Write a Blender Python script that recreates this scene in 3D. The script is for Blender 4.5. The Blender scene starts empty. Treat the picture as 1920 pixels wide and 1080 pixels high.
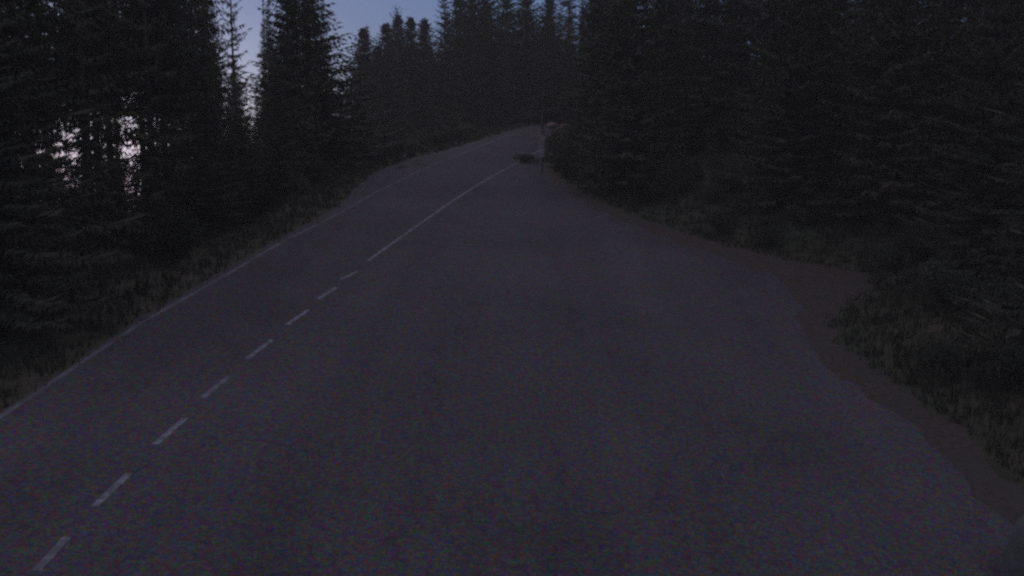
import bpy, math, random
import numpy as np
from mathutils import Vector, Matrix
R = math.radians

# ------------------------------------------------------------------ camera
FPX = 1650.0                      # focal length in pixels of the 1920 px wide photograph
HZ = 320.0                        # row of the level horizon
PITCH = math.atan((540.0 - HZ) / FPX)
LIFT_HAZE = 0.0013                     # density of the added haze that lifts the blacks, 1/m
CH = 7.4                          # camera mast height, m
scene = bpy.context.scene
cam_d = bpy.data.cameras.new("camera")
cam_d.sensor_width = 36.0
cam_d.lens = 36.0 * FPX / 1920.0
cam_d.clip_end = 6000.0
cam = bpy.data.objects.new("camera", cam_d)
cam.location = (0, 0, CH)
cam.rotation_euler = (math.pi / 2 - PITCH, 0, 0)
scene.collection.objects.link(cam)
scene.camera = cam

# ------------------------------------------------------------------ dawn sky
SUN_AZ = -23.0                    # the glow lies to the left of the view
world = bpy.data.worlds.new("World")
scene.world = world
world.use_nodes = True
nt = world.node_tree
bg = nt.nodes["Background"]
sky = nt.nodes.new("ShaderNodeTexSky")
sky.sky_type = 'NISHITA'
sky.sun_disc = False
sky.sun_elevation = R(0.4)
sky.sun_rotation = R(SUN_AZ)
sky.altitude = 900
sky.air_density = 1.0
sky.dust_density = 2.0
sky.ozone_density = 3.0
hs = nt.nodes.new("ShaderNodeHueSaturation")
hs.inputs["Saturation"].default_value = 0.55
tint = nt.nodes.new("ShaderNodeMix"); tint.data_type = 'RGBA'; tint.blend_type = 'MULTIPLY'
tint.inputs[0].default_value = 1.0
tint.inputs[7].default_value = (1.0, 1.36, 2.12, 1)
nt.links.new(sky.outputs[0], hs.inputs["Color"])
nt.links.new(hs.outputs[0], tint.inputs[6])
nt.links.new(tint.outputs[2], bg.inputs["Color"])
bg.inputs["Strength"].default_value = 0.15

sun_d = bpy.data.lights.new("sun", 'SUN')
sun_d.energy = 0.95
sun_d.angle = R(150)
sun_d.color = (1.0, 0.92, 0.90)
sun = bpy.data.objects.new("sun", sun_d)
sun.rotation_euler = Vector((math.sin(R(SUN_AZ)) * 0.35, math.cos(R(SUN_AZ)) * 0.35, 1.0)).to_track_quat('Z', 'Y').to_euler()
sun.location = (0, 0, 60)
scene.collection.objects.link(sun)

scene.view_settings.view_transform = 'Standard'
scene.view_settings.look = 'None'
scene.view_settings.exposure = 0.0
scene.view_settings.gamma = 1.0
scene.cycles.use_denoising = False        # the photograph is a noisy night exposure
scene.cycles.filter_width = 2.6           # soft cheap lens
scene.cycles.volume_bounces = 0
scene.cycles.max_bounces = 4
scene.cycles.diffuse_bounces = 2

# ------------------------------------------------------------------ ground plane geometry
A0, B0 = 88.0, 0.08               # vanishing line of the climbing, slightly banked road plane
c_, s_ = math.cos(PITCH), math.sin(PITCH)
def ray(px, py):
    u = 540.0 - py
    return Vector((px - 960.0, FPX * c_ + u * s_, -FPX * s_ + u * c_))
r0 = ray(960, A0); SY = r0.z / r0.y
r1 = ray(1920, A0 + B0 * 960); SX = (r1.z - SY * r1.y) / r1.x
def plane_z(x, y): return SX * x + SY * y
def gp(px, py):                   # photo pixel -> point on the road plane
    d = ray(px, py)
    t = CH / (SX * d.x + SY * d.y - d.z)
    return (d.x * t, d.y * t)
def to_px(x, y, z):
    v = Vector((x, y, z - CH))
    f = v.y * c_ - v.z * s_; u = v.y * s_ + v.z * c_
    return 960 + FPX * v.x / f, 540 - FPX * u / f, f

# paved outline, photo pixels, clockwise from bottom left
LEFT_EDGE = [(-900, 1330), (-400, 1030), (-14, 782), (168, 662), (270, 594), (376, 534), (455, 487), (521, 449), (580, 419), (632, 388),
             (660, 360), (690, 331), (727, 314), (765, 300), (806, 289), (848, 278), (890, 266), (940, 250), (979, 239), (1015, 232), (1060, 227), (1130, 224)]
RIGHT_EDGE = [(1130, 240), (1080, 245), (1040, 252), (1022, 264), (1012, 282), (1016, 305), (1040, 342), (1085, 378), (1160, 412), (1250, 446), (1350, 482),
              (1470, 522), (1500, 585), (1515, 650), (1600, 725), (1700, 800), (1800, 890), (1880, 985), (1990, 1120), (2300, 1500)]
random.seed(5)
PAVED_PX = LEFT_EDGE + RIGHT_EDGE
PAVED = [gp(*p) for p in PAVED_PX]
GRAVEL_PX = [(1016, 300), (1050, 334), (1100, 366), (1170, 398), (1260, 430), (1360, 462), (1470, 486), (1540, 498), (1620, 512), (1640, 540), (1590, 566),
             (1545, 600), (1585, 660), (1680, 725), (1790, 800), (1900, 900), (2010, 1010), (2150, 1160), (2500, 1500), (2300, 1500), (1900, 1120), (1700, 890),
             (1520, 750), (1410, 670), (1380, 570), (1240, 490), (1110, 430), (1010, 355)]
GRAVEL = [gp(*p) for p in GRAVEL_PX]

def seg_dist(P, poly, closed=True):
    """distance of the points P (n,2) to a polyline"""
    best = np.full(len(P), 1e9)
    n = len(poly)
    for i in range(n if closed else n - 1):
        a = np.array(poly[i]); b = np.array(poly[(i + 1) % n]); d = b - a
        t = np.clip(((P - a) @ d) / max(d @ d, 1e-9), 0, 1)
        best = np.minimum(best, np.linalg.norm(P - a - t[:, None] * d, axis=1))
    return best
def inside(P, poly):
    c = np.zeros(len(P), bool); n = len(poly)
    for i in range(n):
        x1, y1 = poly[i]; x2, y2 = poly[(i + 1) % n]
        if y1 == y2: continue
        k = ((y1 > P[:, 1]) != (y2 > P[:, 1])) & (P[:, 0] < (x2 - x1) * (P[:, 1] - y1) / (y2 - y1) + x1)
        c ^= k
    return c
LE = [gp(*p) for p in LEFT_EDGE]
def left_x(y):                    # x of the road's left edge at depth y
    ys = [p[1] for p in LE[:-1]]; xs = [p[0] for p in LE[:-1]]
    return np.interp(y, ys, xs)
def ground_arr(P):
    P = np.asarray(P, float)
    x, y = P[:, 0], P[:, 1]
    ycap = np.where(y > 95, 95 + 60 * (1 - np.exp(-(y - 95) / 60)), y)
    xcap = 150 * np.tanh(x / 150)
    z = SX * np.where(y < 95, x, xcap) + SY * ycap
    z = np.where(y < -40, SY * -40 + SX * xcap, z)
    out = ~(inside(P, PAVED) | inside(P, GRAVEL))
    d = np.minimum(seg_dist(P, PAVED), seg_dist(P, GRAVEL)) * out
    left = x < left_x(np.clip(y, 0, 88))
    far = np.maximum(0, y - 85)
    lw = np.clip((left_x(np.clip(y, 0, 88)) - x) / 6.0, 0, 1)
    drop = -0.40 * np.maximum(0, d - 2.0) - 0.12 * np.clip(d, 0, 2)
    rise = 0.22 * np.maximum(0, d - 0.8)
    rise = np.minimum(rise, 9)
    e = np.where(left, drop * lw, rise)
    z2 = z + e
    lo = -16.0
    z2 = np.where(left & (z2 < lo + 6), lo + 6 * np.exp((z2 - lo - 6) / 6), z2)
    rough = 0.07 * np.sin(x * 1.3 + 2 * np.sin(y * .7)) * np.sin(y * 1.1 + np.sin(x * .9)) + 0.22 * np.sin(x * .31 + y * .17) * np.sin(y * .27 - x * .11)
    return z2 + rough * np.clip((d - .3) / 3, 0, 1)
def ground(x, y): return float(ground_arr([(x, y)])[0])

# ------------------------------------------------------------------ helpers
col = scene.collection
def link_mesh(name, verts, faces, mat, parent=None, smooth=False):
    me = bpy.data.meshes.new(name)
    me.from_pydata([tuple(v) for v in verts], [], faces)
    if mat: me.materials.append(mat)
    if smooth:
        for p in me.polygons: p.use_smooth = True
    me.update()
    o = bpy.data.objects.new(name, me)
    col.objects.link(o)
    if parent: o.parent = parent
    return o
def tag(o, label, cat=None, group=None, kind=None):
    if label: o['label'] = label
    if cat: o['category'] = cat
    if group: o['group'] = group
    if kind: o['kind'] = kind
    return o
def empty(name, loc, rz=0.0):
    o = bpy.data.objects.new(name, None)
    o.empty_display_size = 0.3
    o.location = loc; o.rotation_euler = (0, 0, rz)
    col.objects.link(o)
    return o
def copy_tree(o):
    c = o.copy(); col.objects.link(c)
    for ch in o.children:
        d = ch.copy(); col.objects.link(d); d.parent = c
    return c

def material(name, c1, c2, scale, rough=0.9, detail=6, c3=None, scale2=None, bump=0.0, spec=0.2, coord='Object', mid=0.5):
    m = bpy.data.materials.new(name); m.use_nodes = True
    n = m.node_tree; b = n.nodes["Principled BSDF"]
    tc = n.nodes.new("ShaderNodeTexCoord")
    no = n.nodes.new("ShaderNodeTexNoise"); no.inputs["Scale"].default_value = scale; no.inputs["Detail"].default_value = detail
    n.links.new(tc.outputs[coord], no.inputs["Vector"])
    ra = n.nodes.new("ShaderNodeValToRGB")
    ra.color_ramp.elements[0].position = mid - .18; ra.color_ramp.elements[1].position = mid + .18
    ra.color_ramp.elements[0].color = (*c1, 1); ra.color_ramp.elements[1].color = (*c2, 1)
    n.links.new(no.outputs["Fac"], ra.inputs[0])
    out = ra.outputs[0]
    if c3:
        n2 = n.nodes.new("ShaderNodeTexNoise"); n2.inputs["Scale"].default_value = scale2; n2.inputs["Detail"].default_value = 3
        n.links.new(tc.outputs[coord], n2.inputs["Vector"])
        r2 = n.nodes.new("ShaderNodeValToRGB"); r2.color_ramp.elements[0].position = .45; r2.color_ramp.elements[1].position = .62
        n.links.new(n2.outputs["Fac"], r2.inputs[0])
        mx = n.nodes.new("ShaderNodeMix"); mx.data_type = 'RGBA'
        n.links.new(r2.outputs[0], mx.inputs[0]); n.links.new(out, mx.inputs[6]); mx.inputs[7].default_value = (*c3, 1)
        out = mx.outputs[2]
    n.links.new(out, b.inputs["Base Color"])
    b.inputs["Roughness"].default_value = rough
    b.inputs["Specular IOR Level"].default_value = spec
    if bump:
        bp = n.nodes.new("ShaderNodeBump"); bp.inputs["Strength"].default_value = bump; bp.inputs["Distance"].default_value = 0.05
        n.links.new(no.outputs["Fac"], bp.inputs["Height"]); n.links.new(bp.outputs[0], b.inputs["Normal"])
    return m

def asphalt_material():
    m = bpy.data.materials.new("worn_asphalt"); m.use_nodes = True
    n = m.node_tree; b = n.nodes["Principled BSDF"]
    tc = n.nodes.new("ShaderNodeTexCoord")
    def noise(s, d=4, r=.6):
        q = n.nodes.new("ShaderNodeTexNoise"); q.inputs["Scale"].default_value = s; q.inputs["Detail"].default_value = d; q.inputs["Roughness"].default_value = r
        n.links.new(tc.outputs["Object"], q.inputs["Vector"]); return q
    big = noise(0.16, 5); r = n.nodes.new("ShaderNodeValToRGB")
    r.color_ramp.elements[0].position = .3; r.color_ramp.elements[1].position = .72
    r.color_ramp.elements[0].color = (.072, .063, .078, 1); r.color_ramp.elements[1].color = (.108, .092, .118, 1)
    n.links.new(big.outputs["Fac"], r.inputs[0])
    # coloured stone grains of several sizes
    mp = n.nodes.new("ShaderNodeMapping"); mp.inputs["Scale"].default_value = (.75, .035, .1); mp.inputs["Rotation"].default_value = (0, 0, -.16)
    n.links.new(tc.outputs["Object"], mp.inputs[0])
    tr = noise(1.0, 3); n.links.new(mp.outputs[0], tr.inputs["Vector"])
    rr = n.nodes.new("ShaderNodeValToRGB"); rr.color_ramp.elements[0].position = .38; rr.color_ramp.elements[1].position = .62
    rr.color_ramp.elements[0].color = (.93, .93, .93, 1); rr.color_ramp.elements[1].color = (1.05, 1.05, 1.05, 1)
    n.links.new(tr.outputs["Fac"], rr.inputs[0])
    vo = n.nodes.new("ShaderNodeTexVoronoi"); vo.feature = 'DISTANCE_TO_EDGE'; vo.inputs["Scale"].default_value = .22
    wob = noise(1.1, 4); ad = n.nodes.new("ShaderNodeMix"); ad.data_type = 'RGBA'; ad.blend_type = 'ADD'; ad.inputs[0].default_value = 1.6
    n.links.new(tc.outputs["Object"], ad.inputs[6]); n.links.new(wob.outputs["Color"], ad.inputs[7]); n.links.new(ad.outputs[2], vo.inputs["Vector"])
    cr = n.nodes.new("ShaderNodeValToRGB"); cr.color_ramp.elements[0].position = .002; cr.color_ramp.elements[1].position = .008
    cr.color_ramp.elements[0].color = (.8, .8, .8, 1); cr.color_ramp.elements[1].color = (1, 1, 1, 1)
    n.links.new(vo.outputs["Distance"], cr.inputs[0])
    last = r.outputs[0]
    for q2 in (rr, cr):
        mu = n.nodes.new("ShaderNodeMix"); mu.data_type = 'RGBA'; mu.blend_type = 'MULTIPLY'; mu.inputs[0].default_value = 1
        n.links.new(last, mu.inputs[6]); n.links.new(q2.outputs[0], mu.inputs[7]); last = mu.outputs[2]
    for s, k in ((9.0, .38), (22.0, .45), (50.0, .45)):
        q = noise(s, 2)
        sep = n.nodes.new("ShaderNodeMix"); sep.data_type = 'RGBA'; sep.blend_type = 'OVERLAY'
        ct = n.nodes.new("ShaderNodeBrightContrast"); ct.inputs["Contrast"].default_value = 1.6
        n.links.new(q.outputs["Color"], ct.inputs["Color"])
        cl = n.nodes.new("ShaderNodeHueSaturation"); cl.inputs["Saturation"].default_value = 1.5
        n.links.new(ct.outputs[0], cl.inputs["Color"])
        sep.clamp_result = True
        sep.inputs[0].default_value = k
        n.links.new(last, sep.inputs[6]); n.links.new(cl.outputs[0], sep.inputs[7])
        last = sep.outputs[2]
    n.links.new(last, b.inputs["Base Color"])
    b.inputs["Roughness"].default_value = .92; b.inputs["Specular IOR Level"].default_value = .15
    bp = n.nodes.new("ShaderNodeBump"); bp.inputs["Strength"].default_value = .4; bp.inputs["Distance"].default_value = .01
    f = noise(60, 2); n.links.new(f.outputs["Fac"], bp.inputs["Height"]); n.links.new(bp.outputs[0], b.inputs["Normal"])
    return m

M_ASPH = asphalt_material()
M_GRAV = material("reddish_gravel", (.042, .032, .032), (.080, .057, .056), 7, c3=(.056, .048, .050), scale2=.5, bump=.6)
M_SOIL = material("forest_floor", (.035, .034, .026), (.075, .062, .048), 1.4, c3=(.045, .05, .035), scale2=.25, bump=.5)
M_PAINT = material("worn_white_paint", (.085, .082, .105), (.26, .26, .34), 9, c3=(.12, .115, .14), scale2=3, mid=.47)
M_PAINT2 = material("faded_edge_paint", (.10, .095, .12), (.165, .16, .205), 7, c3=(.085, .08, .095), scale2=1.4, mid=.47)
M_NEEDLE = material("spruce_needles", (.042, .046, .034), (.070, .070, .054), 1.2, rough=.8, c3=(.064, .052, .042), scale2=.4)
M_LEAF = material("shrub_leaves", (.035, .040, .03), (.062, .064, .046), 2.5, rough=.75)
M_BARK = material("spruce_bark", (.05, .04, .032), (.12, .10, .085), 6, bump=.6)
M_GRASS = material("verge_grass", (.034, .036, .027), (.048, .046, .034), .9, c3=(.04, .035, .028), scale2=.3)
M_STONE = material("grey_boulder", (.08, .08, .09), (.14, .135, .15), 3, c3=(.09, .10, .10), scale2=1.2, bump=.7)
M_RED = material("reddish_rock", (.16, .10, .095), (.3, .19, .18), 3, c3=(.15, .12, .12), scale2=1.2, bump=.7)
M_WOOD = material("weathered_post_wood", (.06, .055, .054), (.10, .09, .088), 14, bump=.4)
M_STEEL = material("dull_pole_metal", (.05, .05, .06), (.075, .072, .08), 8, rough=.6)
M_PANEL = material("pale_marker_paint", (.32, .32, .35), (.46, .44, .47), 5, rough=.6, c3=(.30, .2, .2), scale2=2.0)

# ------------------------------------------------------------------ terrain: one sheet to the horizon
def axis(lo, hi, fine_lo, fine_hi, step, grow=1.16):
    a = list(np.arange(fine_lo, fine_hi + 1e-6, step)); s = step
    x = a[-1]
    while x < hi: s *= grow; x += s; a.append(x)
    s = step; x = a[0]
    while x > lo: s *= grow; x -= s; a.insert(0, x)
    return np.array(a)
xs = axis(-300, 300, -45, 45, 0.6); ys = axis(-70, 420, 2, 112, 0.7)
XX, YY = np.meshgrid(xs, ys)
P = np.c_[XX.ravel(), YY.ravel()]
Z = ground_arr(P)
# keep the sheet just under the paving
nx = len(xs)
T = [(j * nx + i, j * nx + i + 1, (j + 1) * nx + i + 1, (j + 1) * nx + i) for j in range(len(ys) - 1) for i in range(nx - 1)]
g = link_mesh("ground", np.c_[P, Z - 0.02], T, M_SOIL, smooth=True)
tag(g, "dark forest floor falling away left of the road and rising on the right", kind="structure")

# ------------------------------------------------------------------ paving and markings
from mathutils.geometry import tessellate_polygon
def jagged(poly, amp, seed, step=1.0, rough_from=None):
    rnd = random.Random(seed); out = []
    for i in range(len(poly)):
        a = Vector(poly[i]); b = Vector(poly[(i + 1) % len(poly)]); L = (b - a).length
        k = max(1, min(60, int(L / step)))
        nrm = Vector((-(b - a).y, (b - a).x)) / max(L, 1e-6)
        am = amp if rough_from is None or i < rough_from else amp * 5      # broken edge along the right side
        for j in range(k):
            p = a + (b - a) * (j / k) + nrm * rnd.uniform(-am, am)
            out.append((p.x, p.y))
    return out
def sheet(name, poly, mat, lift, thick=0.0):
    n = len(poly)
    tri = tessellate_polygon([[Vector((x, y, 0)) for x, y in poly]])
    V = [(x, y, plane_z(x, y) + lift) for x, y in poly]
    F = []
    for t in tri:
        a, b, c = (Vector(V[i]) for i in t)
        F.append(tuple(t) if (b - a).cross(c - a).z > 0 else tuple(reversed(t)))
    return link_mesh(name, V, F, mat)
sheet_g = sheet("gravel_shoulder", jagged(GRAVEL, .3, 3, .7), M_GRAV, 0.008)
tag(sheet_g, "reddish gravel shoulder and track mouth right of the asphalt", kind="structure")
sheet_r = sheet("road", jagged(PAVED, .05, 4, .7, 22), M_ASPH, 0.014)
tag(sheet_r, "worn grey asphalt road with a broad lay-by on its right", kind="structure")

def ribbon(pts, w, lift=0.019, caps=True):
    """flat stripe along ground points"""
    V, F = [], []
    n = len(pts)
    for i, p in enumerate(pts):
        a = Vector(pts[max(0, i - 1)]); b = Vector(pts[min(n - 1, i + 1)])
        d = (b - a).normalized(); q = Vector((-d.y, d.x)) * w / 2
        for s in (1, -1):
            x, y = p[0] + q.x * s, p[1] + q.y * s
            V.append((x, y, plane_z(x, y) + lift))
    for i in range(n - 1): F.append((2 * i, 2 * i + 1, 2 * i + 3, 2 * i + 2))
    return V, F
def resample(px, k=8):
    P = [Vector(gp(*p)) for p in px]; out = []
    for i in range(len(P) - 1):                       # Catmull-Rom
        p0, p1, p2, p3 = P[max(0, i - 1)], P[i], P[i + 1], P[min(len(P) - 1, i + 2)]
        for j in range(k):
            t = j / k
            out.append(tuple(.5 * ((2 * p1) + (p2 - p0) * t + (2 * p0 - 5 * p1 + 4 * p2 - p3) * t * t + (3 * p1 - p0 - 3 * p2 + p3) * t ** 3)))
    out.append(tuple(P[-1])); return out
def up(F, V):
    r = []
    for f in F:
        a, b, c = (Vector(V[i]) for i in f[:3])
        r.append(f if (b - a).cross(c - a).z > 0 else tuple(reversed(f)))
    return r
DASH = [((67, 1073), (125, 1010)), ((177, 951), (243, 889)), ((291, 835), (348, 785)), ((378, 748), (430, 707)), ((463, 674), (511, 638)),
        ((538, 610), (578, 582)), ((596, 562), (631, 540)), ((638, 525), (671, 510)), ((-58, 1210), (-2, 1142))]
for i, (a, b) in enumerate(DASH):
    A, B = gp(*a), gp(*b)
    V, F = ribbon([(A[0] + (B[0] - A[0]) * t, A[1] + (B[1] - A[1]) * t) for t in (0, .25, .5, .75, 1)], 0.125)
    o = link_mesh("centre_dash", V, up(F, V), M_PAINT)
    tag(o, "short white centre dashes painted on the asphalt", kind="structure", group="centre line dashes")
V, F = ribbon(resample([(689, 491), (727, 463), (765, 436), (812, 403), (851, 376), (890, 351), (929, 328), (960, 311), (985, 298), (1010, 283), (1040, 268)]), 0.125)
tag(link_mesh("solid_centre_line", V, up(F, V), M_PAINT), "unbroken white centre line running to the bend", kind="structure")
V, F = ribbon(resample([(-880, 1372), (-400, 1040), (0, 784), (178, 664), (280, 598), (387, 538), (467, 491), (533, 453), (591, 424), (646, 395), (700, 364), (760, 334), (820, 306), (880, 283), (940, 259), (985, 244), (1030, 236)]), 0.115)
tag(link_mesh("edge_line", V, up(F, V), M_PAINT2), "thin faded white edge line on the road's left side", kind="structure")

# ------------------------------------------------------------------ spruce prototypes (unit height 1, unit radius 1 at the base)
def spruce_mesh(seed, H=16.0, Rb=3.0, whorls=44, dens=1.0, tb=1.0, top=5, fine=1.0, low=0, base=0.06, power=0.85, droop=0.35):
    """crown of drooping boughs, each a spine with tapering needle sprays"""
    rnd = random.Random(seed); V, F = [], []
    def spray(o, d, L, w, sag):
        d = d.normalized(); side = d.cross(Vector((0, 0, 1)))
        if side.length < 1e-3: side = Vector((1, 0, 0))
        side = (side.normalized() + Vector((0, 0, rnd.uniform(-.7, .7)))).normalized()
        m = o + d * L * .5 - Vector((0, 0, sag * L * .3)); e = o + d * L - Vector((0, 0, sag * L))
        i = len(V)
        V.extend([o, m + side * w, e, m - side * w]); F.append((i, i + 1, i + 2, i + 3))
    for k in range(whorls):
        t = ((k + rnd.uniform(-.3, .3)) / whorls) if tb == 1.0 else 1 - (1 - max(0, k + rnd.uniform(-.3, .3)) / whorls) ** tb
        t = min(max(t, 0.0), .995)
        z = H * (base + (1 - base) * t)
        r = Rb * (1 - t) ** power * rnd.uniform(.8, 1.1) + .10
        nb = max(4, int((top + (10 - top) * (1 - t)) * dens))
        a0 = rnd.uniform(0, 6.28)
        for b in range(nb):
            if rnd.random() > .93 * min(1, dens + .1): continue
            a = a0 + 6.283 * b / nb + rnd.uniform(-.3, .3)
            L = r * rnd.uniform(.62, 1.16)
            out = Vector((math.cos(a), math.sin(a), 0)); tan = Vector((-math.sin(a), math.cos(a), 0))
            lift = .35 * t - droop * (1 - t)
            n = max(4, int(L / (.19 * fine)))
            zz = z + rnd.uniform(-.15, .15)
            for j in range(n):
                s = (j + .6) / n
                p = out * (L * s) + Vector((0, 0, zz + L * (lift * s + .22 * s * s)))
                tw = (.24 + .36 * (1 - s)) * min(1, .35 + L / 3) * (fine + 1) / 2
                for sg in (-1, 1):
                    dd = tan * sg + out * rnd.uniform(.3, 1.0) + Vector((0, 0, rnd.uniform(-.35, .1)))
                    spray(p, dd, tw * rnd.uniform(.7, 1.25), (.045 + .05 * tw) * fine, rnd.uniform(.1, .5))
                if rnd.random() < .6: spray(p, out * .3 + tan * rnd.uniform(-.5, .5) - Vector((0, 0, 1)), tw * .55, .06, 0)
            spray(out * (L * .8) + Vector((0, 0, zz + L * (lift * .8 + .14))), out + Vector((0, 0, .15)), L * .25 + .12, .07, -.1)
    for q in range(low):                        # ragged, half bare boughs under a high crown
        z = H * rnd.uniform(.16, base); a = rnd.uniform(0, 6.28); L = Rb * rnd.uniform(.35, .85)
        out = Vector((math.cos(a), math.sin(a), 0)); tan = Vector((-math.sin(a), math.cos(a), 0))
        for j in range(int(L / .12)):
            if rnd.random() < .3: continue
            p = out * (j * .12) + Vector((0, 0, z - .12 * j * .12))
            spray(p, tan * rnd.choice((-1, 1)) + out * .5 - Vector((0, 0, rnd.uniform(0, 1.2))), rnd.uniform(.2, .55), .05, .2)
            spray(p, out, .2, .02, .1)
    for q in range(10):
        z = H * (1 - q * .007); a = rnd.uniform(0, 6.28)
        spray(Vector((0, 0, z)), Vector((math.cos(a), math.sin(a), .8)), .12 + q * .04, .03, 0)
    spray(Vector((0, 0, H - .3)), Vector((.05, 0, 1)), .55, .03, 0)
    V2 = [(v.x / Rb, v.y / Rb, v.z / H) for v in V]
    me = bpy.data.meshes.new("crown"); me.from_pydata(V2, [], F); me.materials.append(M_NEEDLE); me.update()
    return me
def trunk_mesh(seed, r=.15):
    rnd = random.Random(seed); V, F = [], []; n = 8; K = 9
    bx = [rnd.uniform(-.02, .02) for _ in range(K)]
    for k in range(K):
        z = -.04 + 1.02 * k / (K - 1); rr = r * (1 - .93 * k / (K - 1)) * (1.35 if k == 0 else 1)
        for i in range(n):
            a = 6.283 * i / n; V.append((rr / 3 * 1.6 * math.cos(a) + bx[k] * .3, rr / 3 * 1.6 * math.sin(a) + bx[-k] * .3, z))
    for k in range(K - 1):
        for i in range(n): F.append((k * n + i, k * n + (i + 1) % n, (k + 1) * n + (i + 1) % n, (k + 1) * n + i))
    me = bpy.data.meshes.new("trunk"); me.from_pydata(V, [], F); me.materials.append(M_BARK); me.update()
    for p in me.polygons: p.use_smooth = True
    return me
CROWNS = {
    'dense': [spruce_mesh(11), spruce_mesh(12, whorls=50, power=.75), spruce_mesh(13, Rb=2.6, power=.95), spruce_mesh(14, droop=.5)],
    'sparse': [spruce_mesh(21, whorls=34, dens=.75, power=.6, base=.1, droop=.5), spruce_mesh(22, whorls=38, dens=.8, power=.5, base=.12, droop=.45)],
    'high': [spruce_mesh(41, base=.5, whorls=30, power=.45, dens=1.4, low=34), spruce_mesh(42, base=.46, whorls=32, power=.5, dens=1.4, low=40)],
    'broad': [spruce_mesh(51, Rb=4.0, H=11, whorls=54, power=.98, dens=1.3, tb=1.2, top=8), spruce_mesh(52, Rb=3.8, H=11, whorls=56, power=.94, dens=1.3, tb=1.2, top=8)],
    'near': [spruce_mesh(61, whorls=50, power=.8, fine=.5), spruce_mesh(62, whorls=54, power=.75, fine=.5)],
    'slim': [spruce_mesh(31, Rb=1.9, whorls=46, power=.9), spruce_mesh(32, Rb=1.7, whorls=52, power=.8)],
}
TRUNKS = [trunk_mesh(1), trunk_mesh(2)]
HIDDEN = {36,37,38,39,41,43,44,45,46,47,48,49,50,51,52,53,57,58,60,61,65,67,68,69,70,71,72,73,75,77,78,79,87,88,89,90,92,93,94,95,96,98,101,103,104,105,108,114,118,120,121,124,125,126,127,128,129,131,132,133,135,136,138,139,140,141,142,143,145,146,148,149,150,152,153,154,155,156,158,160,161,162,163,164,165,166,167,168,169,170,171,175,176,177,178,179,180,181,182,184,185,187,188,189,190,191,192,193,194,197,199,201,202,203,205,206,207,208,210,212,213,215,216,217,218,220,221,223,224,225,226,227,228,230,232,233,234,235,236,237,238,239,240,241,243,244,245,248,249,251,252,254,255,256,257,258,259,260,261,262,264,265,266,268,270,271,272,273,274,278,279,280,281,282,283,284,285,287,289,291,292,293,294,295,296,297,298,299,302,303,304,305,308,309,310,311,314,315,316,317,318,320,321,323,329,331,332,333,334,336,337,341,342,343,344,345,347,349,351,353,355,356,358,359,361,362,367,372,374,375,376,377,379,380,383,385,389,390,392,393,394,397,399,402,403,404,405,408,410,411,412,413,416,417,419,421,422,423,424,425,426,427,429,430,431,432,433,434,435,437,438,440,442,443,444,445,446,449,451,452,453,454,455,456,458,459,460,461,462,463,464,466,468,470,471,472,473,474,475}
serial = [0]
def spruce(x, y, h, r, label, group=None, kind='dense', rnd=random):
    z = ground(x, y) - .1
    serial[0] += 1
    if kind == 'dense' and y < 36: kind = 'near'
    me = rnd.choice(CROWNS[kind]); tr = rnd.choice(TRUNKS); az = rnd.uniform(0, 6.28)
    if serial[0] in HIDDEN: return None         # wholly behind other trees
    t = empty("spruce_tree", (x, y, z), az)
    t['serial'] = serial[0]
    t.scale = (r, r, h)
    c = bpy.data.objects.new("crown", me); col.objects.link(c); c.parent = t
    k = bpy.data.objects.new("trunk", tr); col.objects.link(k); k.parent = t
    tag(t, label, "tree", group)
    return t
def spruce_top(px, top, depth, r, label, group=None, kind='dense', rnd=random):
    """a spruce standing at the given distance whose tip reaches the given height of view"""
    d = ray(px, top); s = depth / d.y
    x, y = d.x * s, depth; zt = CH + d.z * s
    if kind == 'broad': r = max(r, min(.5 * (zt - ground(x, y)), 7.0))
    return spruce(x, y, zt - ground(x, y) + .1, r, label, group, kind, rnd)

rt = random.Random(77)
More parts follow.
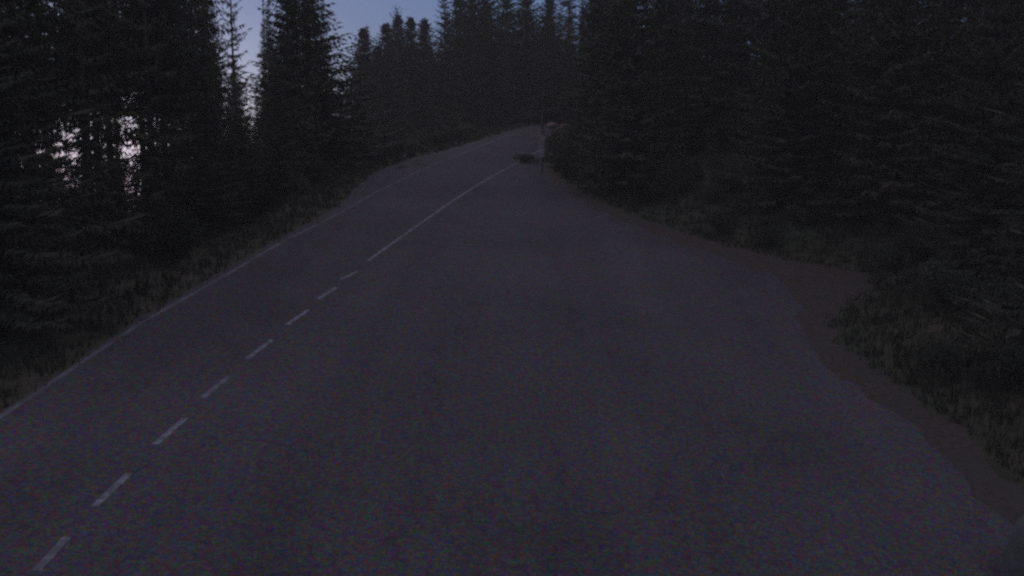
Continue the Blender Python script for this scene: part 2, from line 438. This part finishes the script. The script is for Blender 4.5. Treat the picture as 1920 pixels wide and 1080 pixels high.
# trees that draw the skyline, near left to far right
SKY = [
    (524, -420, 45, 1.75, 'slim', "tall dark spruce between the pale sky slit and the open sky wedge"),
    (574, -55, 54, 4.5, 'broad', "broad spruce whose sloping right side bounds the open sky wedge"),
    (366, -300, 40, 2.2, 'sparse', "tall thin spruce at the left side of the pale sky slit"),
    (384, -60, 52, 2.3, 'dense', "spruce just behind the thin one left of the pale sky slit"),
    (681, 55, 94, 3.9, 'broad', "small pointed spruce alone at the bottom of the sky wedge"),
    (708, 88, 90, 3.0, 'broad', "low spruce just right of the small pointed one"),
    (724, 46, 96, 3.2, 'broad', "pointed spruce between the small one and the one with a bushy tip"),
    (743, 10, 93, 2.3, 'sparse', "spruce with a loose bushy tip standing above its neighbours"),
    (746, 30, 98, 3.4, 'broad', "spruce directly behind the one with the bushy tip"),
    (770, 34, 100, 3.6, 'broad', "blunt spruce right of the bushy tipped one"),
    (796, 37, 97, 3.6, 'broad', "spruce at the right foot of the sky wedge"),
    (833, -75, 96, 2.7, 'slim', "straight tall spruce closing the sky wedge on its right"),
    (862, -32, 96, 3.6, 'broad', "spruce second right of the sky wedge"),
    (884, -20, 95, 3.2, 'broad', "spruce third right of the sky wedge, a little shorter"),
    (910, -50, 96, 3.7, 'broad', "wide spruce left of the first narrow sky notch"),
    (951, -22, 97, 3.3, 'broad', "short pointed spruce between two narrow sky notches"),
    (988, -26, 95, 3.5, 'broad', "spruce left of the deepest sky notch above the bend"),
    (1030, -8, 97, 3.0, 'broad', "low spruce right of the deepest sky notch"),
    (1068, -90, 101, 3.4, 'sparse', "tall loose spruce right of the sky notches"),
    (1118, -160, 62, 3.2, 'dense', "tall spruce above the road bend at right"),
    (1178, -260, 62, 3.0, 'sparse', "thin tall spruce letting a few sky specks through, right of the bend"),
    (1240, -260, 60, 3.6, 'dense', "tall dense spruce right of the thin one with the sky specks"),
    (1145, -120, 96, 2.6, 'high', "spruce with a high crown behind the sky specks right of the bend"),
]
for px, top, dep, r, kind, lab in SKY:
    spruce_top(px, top, dep, r, lab, None, kind, rt)
# thin spruces across the low bright sky at far left
for px, top, dep, r, lab in ((112, -500, 33, 2.4, "thin spruce in front of the low bright sky spots at far left"),
                             (158, -60, 47, 2.4, "thin spruce at the right edge of the low sky spots"),
                             (246, -420, 36, 2.3, "thin spruce before the narrow string of sky spots"),
                             (424, -200, 62, 1.8, "thin spruce crossing the pale sky slit with its boughs")):
    spruce_top(px, top, dep, r, lab, None, 'sparse', rt)
for px, dep, r, lab in ((-40, 37, 3.0, "tall high crowned spruce at the left margin, its boughs above the low glow"), (52, 34, 3.0, "tall high crowned spruce left of the bright sky spots"),
                        (178, 50, 3.6, "high crowned spruce whose boughs hang over the bright sky spots"), (200, 40, 3.0, "high crowned spruce between the two groups of sky spots"),
                        (262, 48, 2.8, "high crowned spruce over the narrow string of sky spots"), (305, 38, 2.4, "tall high crowned spruce right of the narrow string of sky spots"),
                        (160, 60, 3.4, "farther high crowned spruce behind the two groups of sky spots"), (340, 56, 2.6, "farther high crowned spruce left of the pale sky slit")):
    d = ray(px, 178 + rt.uniform(-14, 34)); q = dep / d.y; gx = d.x * q; gz = ground(gx, dep)
    spruce(gx, dep, min(25, (CH + d.z * q - gz) / .47), r, lab, None, 'high', rt)

# where sky shows: sample points kept clear of further trees
HOLES = [(412, 40, 1), (418, 90, 1), (432, 130, 1), (425, 8, 1), (440, 30, 1), (450, 70, 1), (445, 100, 1), (455, 140, 1), (467, 165, 1), (470, 188, 1),
         (610, 2, 1), (618, 22, 1), (632, 45, 1), (644, 80, 1), (652, 20, 1), (673, 8, 1), (668, 38, 1), (694, 55, 1), (735, 4, 1), (782, 8, 1), (660, 60, 1), (640, 100, 1), (633, 130, 1), (650, 110, 1), (690, 30, 1), (710, 60, 1), (700, 80, 1), (720, 10, 1), (760, 5, 1), (790, 20, 1), (815, 10, 1), (812, 40, 1), (822, 5, 1),
         (935, 20, 1), (965, 15, 1), (1012, 20, 1), (1013, 42, 1), (1045, 12, 1),
         (100, 235, 1), (112, 250, 1), (140, 228, 1), (130, 280, 1), (150, 290, 1), (92, 245, 1), (88, 275, 1), (96, 296, 1), (135, 300, 1), (98, 205, 1), (125, 240, 1), (88, 225, 1), (160, 285, 1), (100, 300, 1), (228, 240, 1), (250, 250, 1), (222, 205, 1), (240, 262, 1), (245, 275, 1), (232, 190, 1)]
NEAR_HOLES = [(1040, 234, 1), (1062, 238, 1), (996, 212, 1), (1015, 225, 1)]     # stones at the bend
def covers(px, top, bot, hw, m=0.0, near=False):
    for (hx, hy, _) in (HOLES + NEAR_HOLES if near else HOLES):
        if top - 6 < hy < bot:
            w = hw * (max(0.0, hy - top) / max(1.0, bot - top)) ** .8 * 1.12 + 2 + m
            if abs(px - hx) < w: return True
    return False
placed = []
def try_tree(x, y, h, r, label, group, kind, mind, rmin=1.0):
    z = ground(x, y)
    if any((x - a) ** 2 + (y - b) ** 2 < mind * mind for a, b in placed): return False
    pt = to_px(x, y, z + h); pb = to_px(x, y, z + (.46 if kind == 'high' else .06) * h)
    if pb[2] < 3: return False
    while r >= rmin:
        hw = FPX * r / pb[2]
        if pt[0] < -hw - 30 or pt[0] > 1920 + hw + 30: return False
        if not covers(pt[0], pt[1], pb[1] + (60 if y < 92 else 0), hw, 0, y < 92): break
        r *= .85
    if r < rmin: return False
    placed.append((x, y))
    spruce(x, y, h, r, label, group, kind, rt)
    return True
def paved_dist(x, y):
    P = np.array([(x, y)])
    if inside(P, PAVED)[0] or inside(P, GRAVEL)[0]: return 0.0
    return float(min(seg_dist(P, PAVED)[0], seg_dist(P, GRAVEL)[0]))

nL = nR = nC = 0
# left forest: an understorey whose tips follow the lower rim of the bright sky, tall trees between the sky spots,
# and old trees with high crowns that let the low sky shine in under them
LG = "spruces of the dark wood left of the road"
for k in range(120):
    px = -60 + 730 * ((k * .618) % 1.0) + rt.uniform(-6, 6)
    lim = np.interp(px, [-60, 0, 90, 150, 215, 260, 300, 400, 465, 500, 560, 635, 700], [312, 312, 318, 308, 302, 285, 262, 228, 210, 200, 180, 150, 165])
    y = rt.uniform(34, 84)
    d = ray(px, lim + (rt.uniform(-3, 6) if k % 3 == 0 else rt.uniform(0, 45))); q = y / d.y; x = d.x * q
    if x > float(left_x(min(y, 88))) - 3.2: continue
    h = CH + d.z * q - ground(x, y)
    if not 2.2 < h < 15: continue
    if any((x - a) ** 2 + (y - b) ** 2 < 1.5 for a, b in placed): continue
    placed.append((x, y))
    spruce(x, y, h, rt.uniform(1.3, 2.1) + .06 * h, "short dark spruce in the undergrowth left of the road", "short spruces left of the road", 'dense', rt)
for k in range(7000):
    y = rt.uniform(16, 120); x = rt.uniform(-78, 2)
    lx = float(left_x(min(y, 88)))
    if x > lx - 2.6 or (y > 88 and x > -4): continue
    px = to_px(x, y, ground(x, y))[0]
    if px < -160 or px > 700: continue
    if paved_dist(x, y) < 2.4: continue
    u = rt.random()
    kind = 'high' if u < .0 and px < 300 and y > 44 else 'dense'
    h = rt.uniform(13, 24) if u < .75 else rt.uniform(4, 9)
    if try_tree(x, y, h, max(1.3, h * rt.uniform(.16, .21)), "dark spruce in the unlit wood left of the road", LG, kind, 1.9, 1.0): nL += 1
    if nL >= 175: break
# right forest: dense and close
for k in range(2600):
    y = rt.uniform(16, 110); x = rt.uniform(3, 62)
    if paved_dist(x, y) < 1.6 + (2.5 if y < 30 else 0): continue
    px = to_px(x, y, ground(x, y))[0]
    if px < 1050: continue
    if y > 84 and px < 1080: continue
    h = rt.uniform(13, 22); r = h * rt.uniform(.15, .2)
    if px < 1110: h *= .6; r *= .7
    if try_tree(x, y, h, r, "dark spruce in the unlit wood right of the lay-by", "spruces of the dark wood right of the lay-by", 'dense', 2.3): nR += 1
    if nR >= 120: break
# wood behind the bend
for k in range(2500):
    y = rt.uniform(86, 135); x = rt.uniform(-32, 22)
    if paved_dist(x, y) < 3: continue
    px = to_px(x, y, ground(x, y))[0]
    if px < 640 or px > 1130: continue
    zt = ground(x, y)
    lim = np.interp(px, [640, 690, 800, 830, 1130], [160, 100, 60, 10, -20])
    d = ray(px, lim + rt.uniform(5, 90)); s = y / d.y
    h = min(CH + d.z * s - zt, 20)
    if h < 3: continue
    r = max(1.3, h * rt.uniform(.16, .22))
    if try_tree(x, y, h, r, "dark spruce in the wood behind the road bend", "spruces of the wood behind the bend", 'dense', 1.7): nC += 1
    if nC >= 50: break
print("trees", nL, nR, nC)

# ------------------------------------------------------------------ shrubs
def leaf_cloud(seed, n, size):
    rnd = random.Random(seed); V, F = [], []
    blobs = [(Vector((rnd.uniform(-.55, .55), rnd.uniform(-.55, .55), rnd.uniform(.25, .75))), rnd.uniform(.25, .45)) for _ in range(11)]
    for _ in range(n):
        c, r = rnd.choice(blobs)
        d = Vector((rnd.gauss(0, 1), rnd.gauss(0, 1), rnd.gauss(0, 1))).normalized() * r * rnd.uniform(.55, 1.08)
        p = c + d
        if p.z < .02: p.z = rnd.uniform(.02, .2)
        a = Vector((rnd.gauss(0, 1), rnd.gauss(0, 1), rnd.gauss(0, 1))).normalized(); b = a.orthogonal().normalized()
        s = size * rnd.uniform(.6, 1.3); i = len(V)
        V.extend([p - a * s, p + b * s * .45, p + a * s, p - b * s * .45]); F.append((i, i + 1, i + 2, i + 3))
    me = bpy.data.meshes.new("foliage"); me.from_pydata(V, [], F); me.materials.append(M_LEAF); me.update(); return me
def stems_mesh(seed):
    rnd = random.Random(seed); V, F = [], []
    for _ in range(7):
        a = rnd.uniform(0, 6.28); e = Vector((math.cos(a) * .4, math.sin(a) * .4, rnd.uniform(.5, .8)))
        base = Vector((math.cos(a) * .05, math.sin(a) * .05, -.05)); i = len(V)
        for p, w in ((base, .022), (e, .008)):
            for k in range(4): V.append(p + Vector((math.cos(k * 1.57) * w, math.sin(k * 1.57) * w, 0)))
        for k in range(4): F.append((i + k, i + (k + 1) % 4, i + 4 + (k + 1) % 4, i + 4 + k))
    me = bpy.data.meshes.new("stems"); me.from_pydata([tuple(v) for v in V], [], F); me.materials.append(M_BARK); me.update(); return me
CL = [leaf_cloud(s, 2600, .05) for s in (1, 2, 3)]; ST = [stems_mesh(s) for s in (1, 2)]
def shrub(x, y, r, h, label, group=None, rnd=rt):
    t = empty("shrub", (x, y, ground(x, y) - .03), rnd.uniform(0, 6.28)); t.scale = (r, r, h)
    for nm, me in (("foliage", rnd.choice(CL)), ("stems", rnd.choice(ST))):
        o = bpy.data.objects.new(nm, me); col.objects.link(o); o.parent = t
    return tag(t, label, "shrub", group)
bx, by = gp(988, 305)
shrub(bx, by, .95, .6, "low dark shrub hiding the end of the centre line at the bend")
nS = 0; sp = []
for k in range(3000):
    y = rt.uniform(12, 80); x = rt.uniform(-28, 34)
    d = paved_dist(x, y)
    if d < .9 or d > 7: continue
    px, py, _ = to_px(x, y, ground(x, y))
    if not (-60 < px < 1980): continue
    if any((x - a) ** 2 + (y - b) ** 2 < 1.7 for a, b in sp): continue
    right = x > float(left_x(y))
    if not right and d < 1.8: continue
    sp.append((x, y))
    s = rt.uniform(.5, 1.2) * (.75 if d < 1.8 else 1)
    if right: shrub(x, y, s, s * rt.uniform(.9, 1.5), "dark leafy shrub on the verge right of the lay-by", "shrubs on the right verge")
    else: shrub(x, y, s, s * rt.uniform(.9, 1.4), "dark leafy shrub on the verge left of the edge line", "shrubs on the left verge")
    nS += 1
    if nS >= 130: break

# ------------------------------------------------------------------ grass on the verges
rg = random.Random(9); V, F = [], []
cand = []
while len(cand) < 60000:
    y = 11 + 80 * rg.random() ** 1.6; x = rg.uniform(-26, 34); cand.append((x, y))
C = np.array(cand); out = ~(inside(C, PAVED) | inside(C, GRAVEL)); D = np.minimum(seg_dist(C, PAVED), seg_dist(C, GRAVEL))
keep = out & (D < 5) & (D > .02); C = C[keep]; D = D[keep]; GZ = ground_arr(C)
for (x, y), z, d in zip(C, GZ, D):
    if not (-150 < to_px(x, y, z)[0] < 2070): continue
    for _ in range(5):
        xx = x + rg.gauss(0, .1); yy = y + rg.gauss(0, .1)
        a = rg.uniform(0, 3.14); h = rg.uniform(.12, .38) * (1 if d > .5 else .6); w = .012 + .0004 * y
        dx, dy = math.cos(a) * w, math.sin(a) * w; lx, ly = rg.gauss(0, .3) * h, rg.gauss(0, .3) * h; i = len(V)
        V += [(xx - dx, yy - dy, z - .03), (xx + dx, yy + dy, z - .03), (xx + lx, yy + ly, z + h)]; F.append((i, i + 1, i + 2))
tag(link_mesh("grass", V, F, M_GRASS), "rough dark grass along both verges", "grass", kind="stuff")

# ------------------------------------------------------------------ stones, posts and the marker at the bend
def rock_mesh(name, seed, rx, ry, rz, mat, parent=None):
    import bmesh
    from mathutils import noise
    bm = bmesh.new(); bmesh.ops.create_icosphere(bm, subdivisions=4, radius=1)
    off = Vector((seed * 3.1, seed * 1.7, 0))
    for v in bm.verts:
        n = noise.noise(v.co * 1.3 + off) * .35 + noise.noise(v.co * 3.4 + off) * .12 + noise.noise(v.co * 9 + off) * .03
        v.co *= 1 + n
        if v.co.z < -.25: v.co.z = -.25 + (v.co.z + .25) * .3
        v.co = Vector((v.co.x * rx, v.co.y * ry, v.co.z * rz))
    me = bpy.data.meshes.new(name); bm.to_mesh(me); bm.free(); me.materials.append(mat)
    for p in me.polygons: p.use_smooth = True
    o = bpy.data.objects.new(name, me); col.objects.link(o)
    return o
x, y = gp(1945, 1095)
o = rock_mesh("boulder", 2, .48, .6, .9, M_STONE); o.location = (x, y, ground(x, y) + .15); tag(o, "pale grey boulder cut off by the bottom right corner", "boulder")
x, y = gp(995, 228)
o = rock_mesh("boulder", 5, 1.1, .8, .95, M_RED); o.location = (x, y, ground(x, y) + .4); tag(o, "pale reddish boulder beyond the road at the bend, left of the pole", "boulder")
for i, (px, py, s, lab) in enumerate([(1036, 240, .55, "small reddish rock beside the far bend, just right of the pole"),
                                      (1058, 243, .5, "smaller reddish rock farthest right beside the far bend")]):
    x, y = gp(px, py); o = rock_mesh("rock", 8 + i, s * 1.2, s, s * .8, M_RED); o.location = (x, y, ground(x, y) + .1); tag(o, lab, "rock")

def box(V, F, cx, cy, cz, sx, sy, sz, bev=.0):
    i = len(V)
    for dz in (-1, 1):
        for dx, dy in ((-1, -1), (1, -1), (1, 1), (-1, 1)): V.append((cx + dx * sx / 2, cy + dy * sy / 2, cz + dz * sz / 2))
    F += [(i, i + 3, i + 2, i + 1), (i + 4, i + 5, i + 6, i + 7)] + [(i + k, i + (k + 1) % 4, i + 4 + (k + 1) % 4, i + 4 + k) for k in range(4)]
def tube(V, F, r0, r1, z0, z1, n=14, cx=0, cy=0, cap=True):
    i = len(V)
    for r, z in ((r0, z0), (r1, z1)):
        for k in range(n): V.append((cx + r * math.cos(6.283 * k / n), cy + r * math.sin(6.283 * k / n), z))
    F += [(i + k, i + (k + 1) % n, i + n + (k + 1) % n, i + n + k) for k in range(n)]
    if cap: F += [tuple(i + n + k for k in range(n)), tuple(i + k for k in reversed(range(n)))]
x, y = gp(1017, 322)
root = empty("marker_pole", (x, y, ground(x, y) - .05))
tag(root, "slim dark pole with a pale narrow marker board at the inner side of the bend", "pole")
V, F = [], []; tube(V, F, .06, .045, 0, 5.0); tube(V, F, .052, .02, 5.0, 5.05)
link_mesh("pole", V, F, M_STEEL, root)
V, F = [], []; box(V, F, -.05, -.105, 1.62, .34, .02, 1.35); o = link_mesh("marker_board", V, F, M_PANEL, root)
V, F = [], []
for z in (1.2, 2.05): box(V, F, 0, -.02, z, .2, .15, .045)
link_mesh("bracket", V, F, M_STEEL, root)

# ------------------------------------------------------------------ thin haze volume, added to lift the dark tones
V, F = [], []; lo_z = float(Z.min()) - 1.0
hx0, hx1, hy0, hy1 = xs[0] - 1.0, xs[-1] + 1.0, ys[0] - 1.0, ys[-1] + 1.0
top_z = max(max(o.location.z + o.scale.z for o in bpy.data.objects if o.name.startswith("spruce_tree")), float(Z.max()), CH) + 1.0
box(V, F, (hx0 + hx1) / 2, (hy0 + hy1) / 2, (lo_z + top_z) / 2, hx1 - hx0, hy1 - hy0, top_z - lo_z)
mh = bpy.data.materials.new("haze"); mh.use_nodes = True
for nd in list(mh.node_tree.nodes):
    if nd.type == 'BSDF_PRINCIPLED': mh.node_tree.nodes.remove(nd)
pv = mh.node_tree.nodes.new("ShaderNodeVolumePrincipled")
pv.inputs["Density"].default_value = LIFT_HAZE
pv.inputs["Color"].default_value = (.95, .89, .84, 1)
mh.node_tree.links.new(pv.outputs[0], mh.node_tree.nodes["Material Output"].inputs["Volume"])
tag(link_mesh("haze", V, F, mh), "thin even haze added to lift the dark tones", kind="stuff")
print("haze top", top_z, "bottom", lo_z, "zmax", Z.max())
